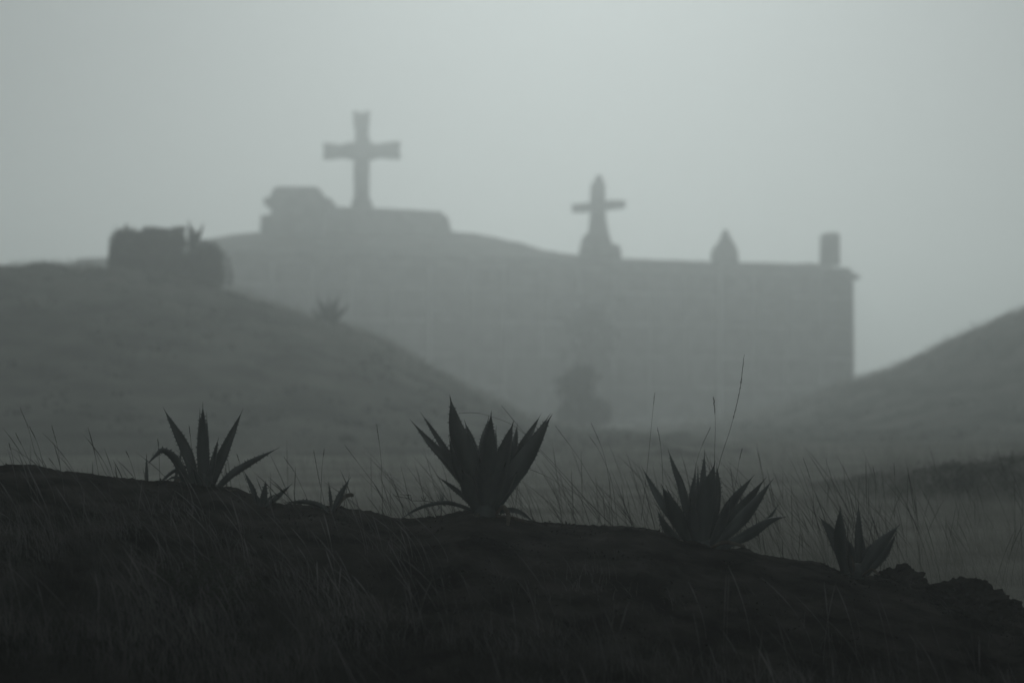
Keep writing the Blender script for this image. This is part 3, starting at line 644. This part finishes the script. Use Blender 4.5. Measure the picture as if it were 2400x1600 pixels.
# ------------------------------------------------------------------ twig, spiky weed, leafy weed, clods
tw = empty('dead_twig', P(1040, 1180, 11.75), 'thin dead forked twig held out left of the biggest agave', 'twig')
vs, fs = [], []
for pts in ([(640, 1110), (560, 1090), (450, 1070), (330, 1070), (300, 1048), (155, 1020)], [(330, 1070), (325, 1020), (230, 1012)], [(450, 1070), (465, 1035)], [(440, 1068), (420, 1035)], [(300, 1048), (305, 1010)]):
    q = [P(*a, 11.75) for a in z(*Z6, pts)]; tube(vs, fs, q, [.0022*(1-.5*i/len(q)) for i in range(len(q))], 5)
link('branch', vs, fs, M['bark'], tw)
wd_ = empty('spiky_weed', P(*z(*Z6, [(605, 1215)])[0], 11.85), 'small spiky weed with needle leaves by the drooping leaf of the biggest agave', 'weed')
vs, fs = [], []; c0 = z(*Z6, [(605, 1100)])[0]; tube(vs, fs, [P(*z(*Z6, [(603, 1230)])[0], 11.85), P(*c0, 11.85)], [.003, .002], 5); link('stem', vs, fs, M['bark'], wd_)
vs, fs = [], []
for tip in [(560, 1000), (590, 985), (612, 990), (632, 975), (560, 1060), (635, 1020), (560, 1170), (580, 1150), (650, 1080), (545, 1110), (600, 1180), (660, 1130)]:
    a = P(*c0, 11.85); b = P(*z(*Z6, [tip])[0], 11.85+random.uniform(-.06, .06)); tube(vs, fs, [a, (a+b)/2, b], [.001, .0028, .0004], 4)
link('needles', vs, fs, M['agave'], wd_)
YW = 9.6
bl = [blob(a, b, YW, r, r*.8) for a, b, r in [(400, 1350, 60), (470, 1330, 55), (540, 1360, 60), (450, 1390, 70), (590, 1385, 45), (350, 1400, 45), (520, 1410, 60)]]
e = empty('leafy_weed', P(470, 1470, YW), 'dark leafy weed in the grass below the large left agave', 'weed')
p = crown_points(bl, 1500); V, Q = leaf_cloud(p, .6+.8*rng.random(len(p)), .02); link_np('foliage', V, Q, M['leaf'], e)
vs, fs = [], []
for b in bl: tube(vs, fs, [P(470, 1490, YW), (P(470, 1450, YW)+Vector(b[:3]))/2, Vector(b[:3])+Vector((0, 0, .05))], [.004, .003, .001], 5)
link('stem', vs, fs, M['bark'], e)
def clod(label, px, py, Y, rx, rz, seed):
    bm = bmesh.new(); bmesh.ops.create_icosphere(bm, subdivisions=5, radius=1); c = P(px, py, Y); s = Y/FPX
    for v in bm.verts:
        q = v.co.copy(); d = 1 + .36*noise.fractal(q*2.1+Vector((seed, 0, 0)), .8, 2, 6) + .05*abs(noise.noise(q*9+Vector((seed, 3, 0)))) + .03*noise.noise(q*20)
        q *= d; v.co = Vector((q.x*rx*s, q.y*rx*s*.8, q.z*rz*s))
    me = bpy.data.meshes.new('earth_clod'); bm.to_mesh(me); bm.free(); me.materials.append(M['soil'])
    o = bpy.data.objects.new('earth_clod', me); COL.objects.link(o); o.location = c
    props(o, label, 'clod', 'clods of earth at the right end of the bank')
clod('smaller rough earth clod right beside the last agave', 2112, 1366, 11.9, 54, 38, 1)
clod('large rough earth clod at the right, where the bank drops away', 2262, 1428, 11.5, 98, 62, 5)
clod('low earth clod at the right edge behind the large clod', 2352, 1440, 11.7, 56, 34, 9)
clod('small low clod in the dip between the two rough clods', 2180, 1402, 11.7, 32, 26, 13)

# ------------------------------------------------------------------ haze: one closed box of even density
bm = bmesh.new(); bmesh.ops.create_cube(bm, size=1); me = bpy.data.meshes.new('haze'); bm.to_mesh(me); bm.free()
hz = bpy.data.objects.new('haze', me); COL.objects.link(hz); hz.location = (0, 285, 14.1); hz.scale = (800, 630, 35)
props(hz, kind='stuff'); hz['label'] = 'thick grey-green fog filling the valley'
m = bpy.data.materials.new('fog'); m.use_nodes = True; t = m.node_tree; t.nodes.remove(t.nodes['Principled BSDF'])
pv = t.nodes.new('ShaderNodeVolumePrincipled'); pv.inputs['Color'].default_value = (.92, .97, .96, 1); pv.inputs['Density'].default_value = HAZE_DENSITY
pv.inputs['Anisotropy'].default_value = HAZE_G
t.links.new(pv.outputs[0], t.nodes['Material Output'].inputs['Volume']); me.materials.append(m)
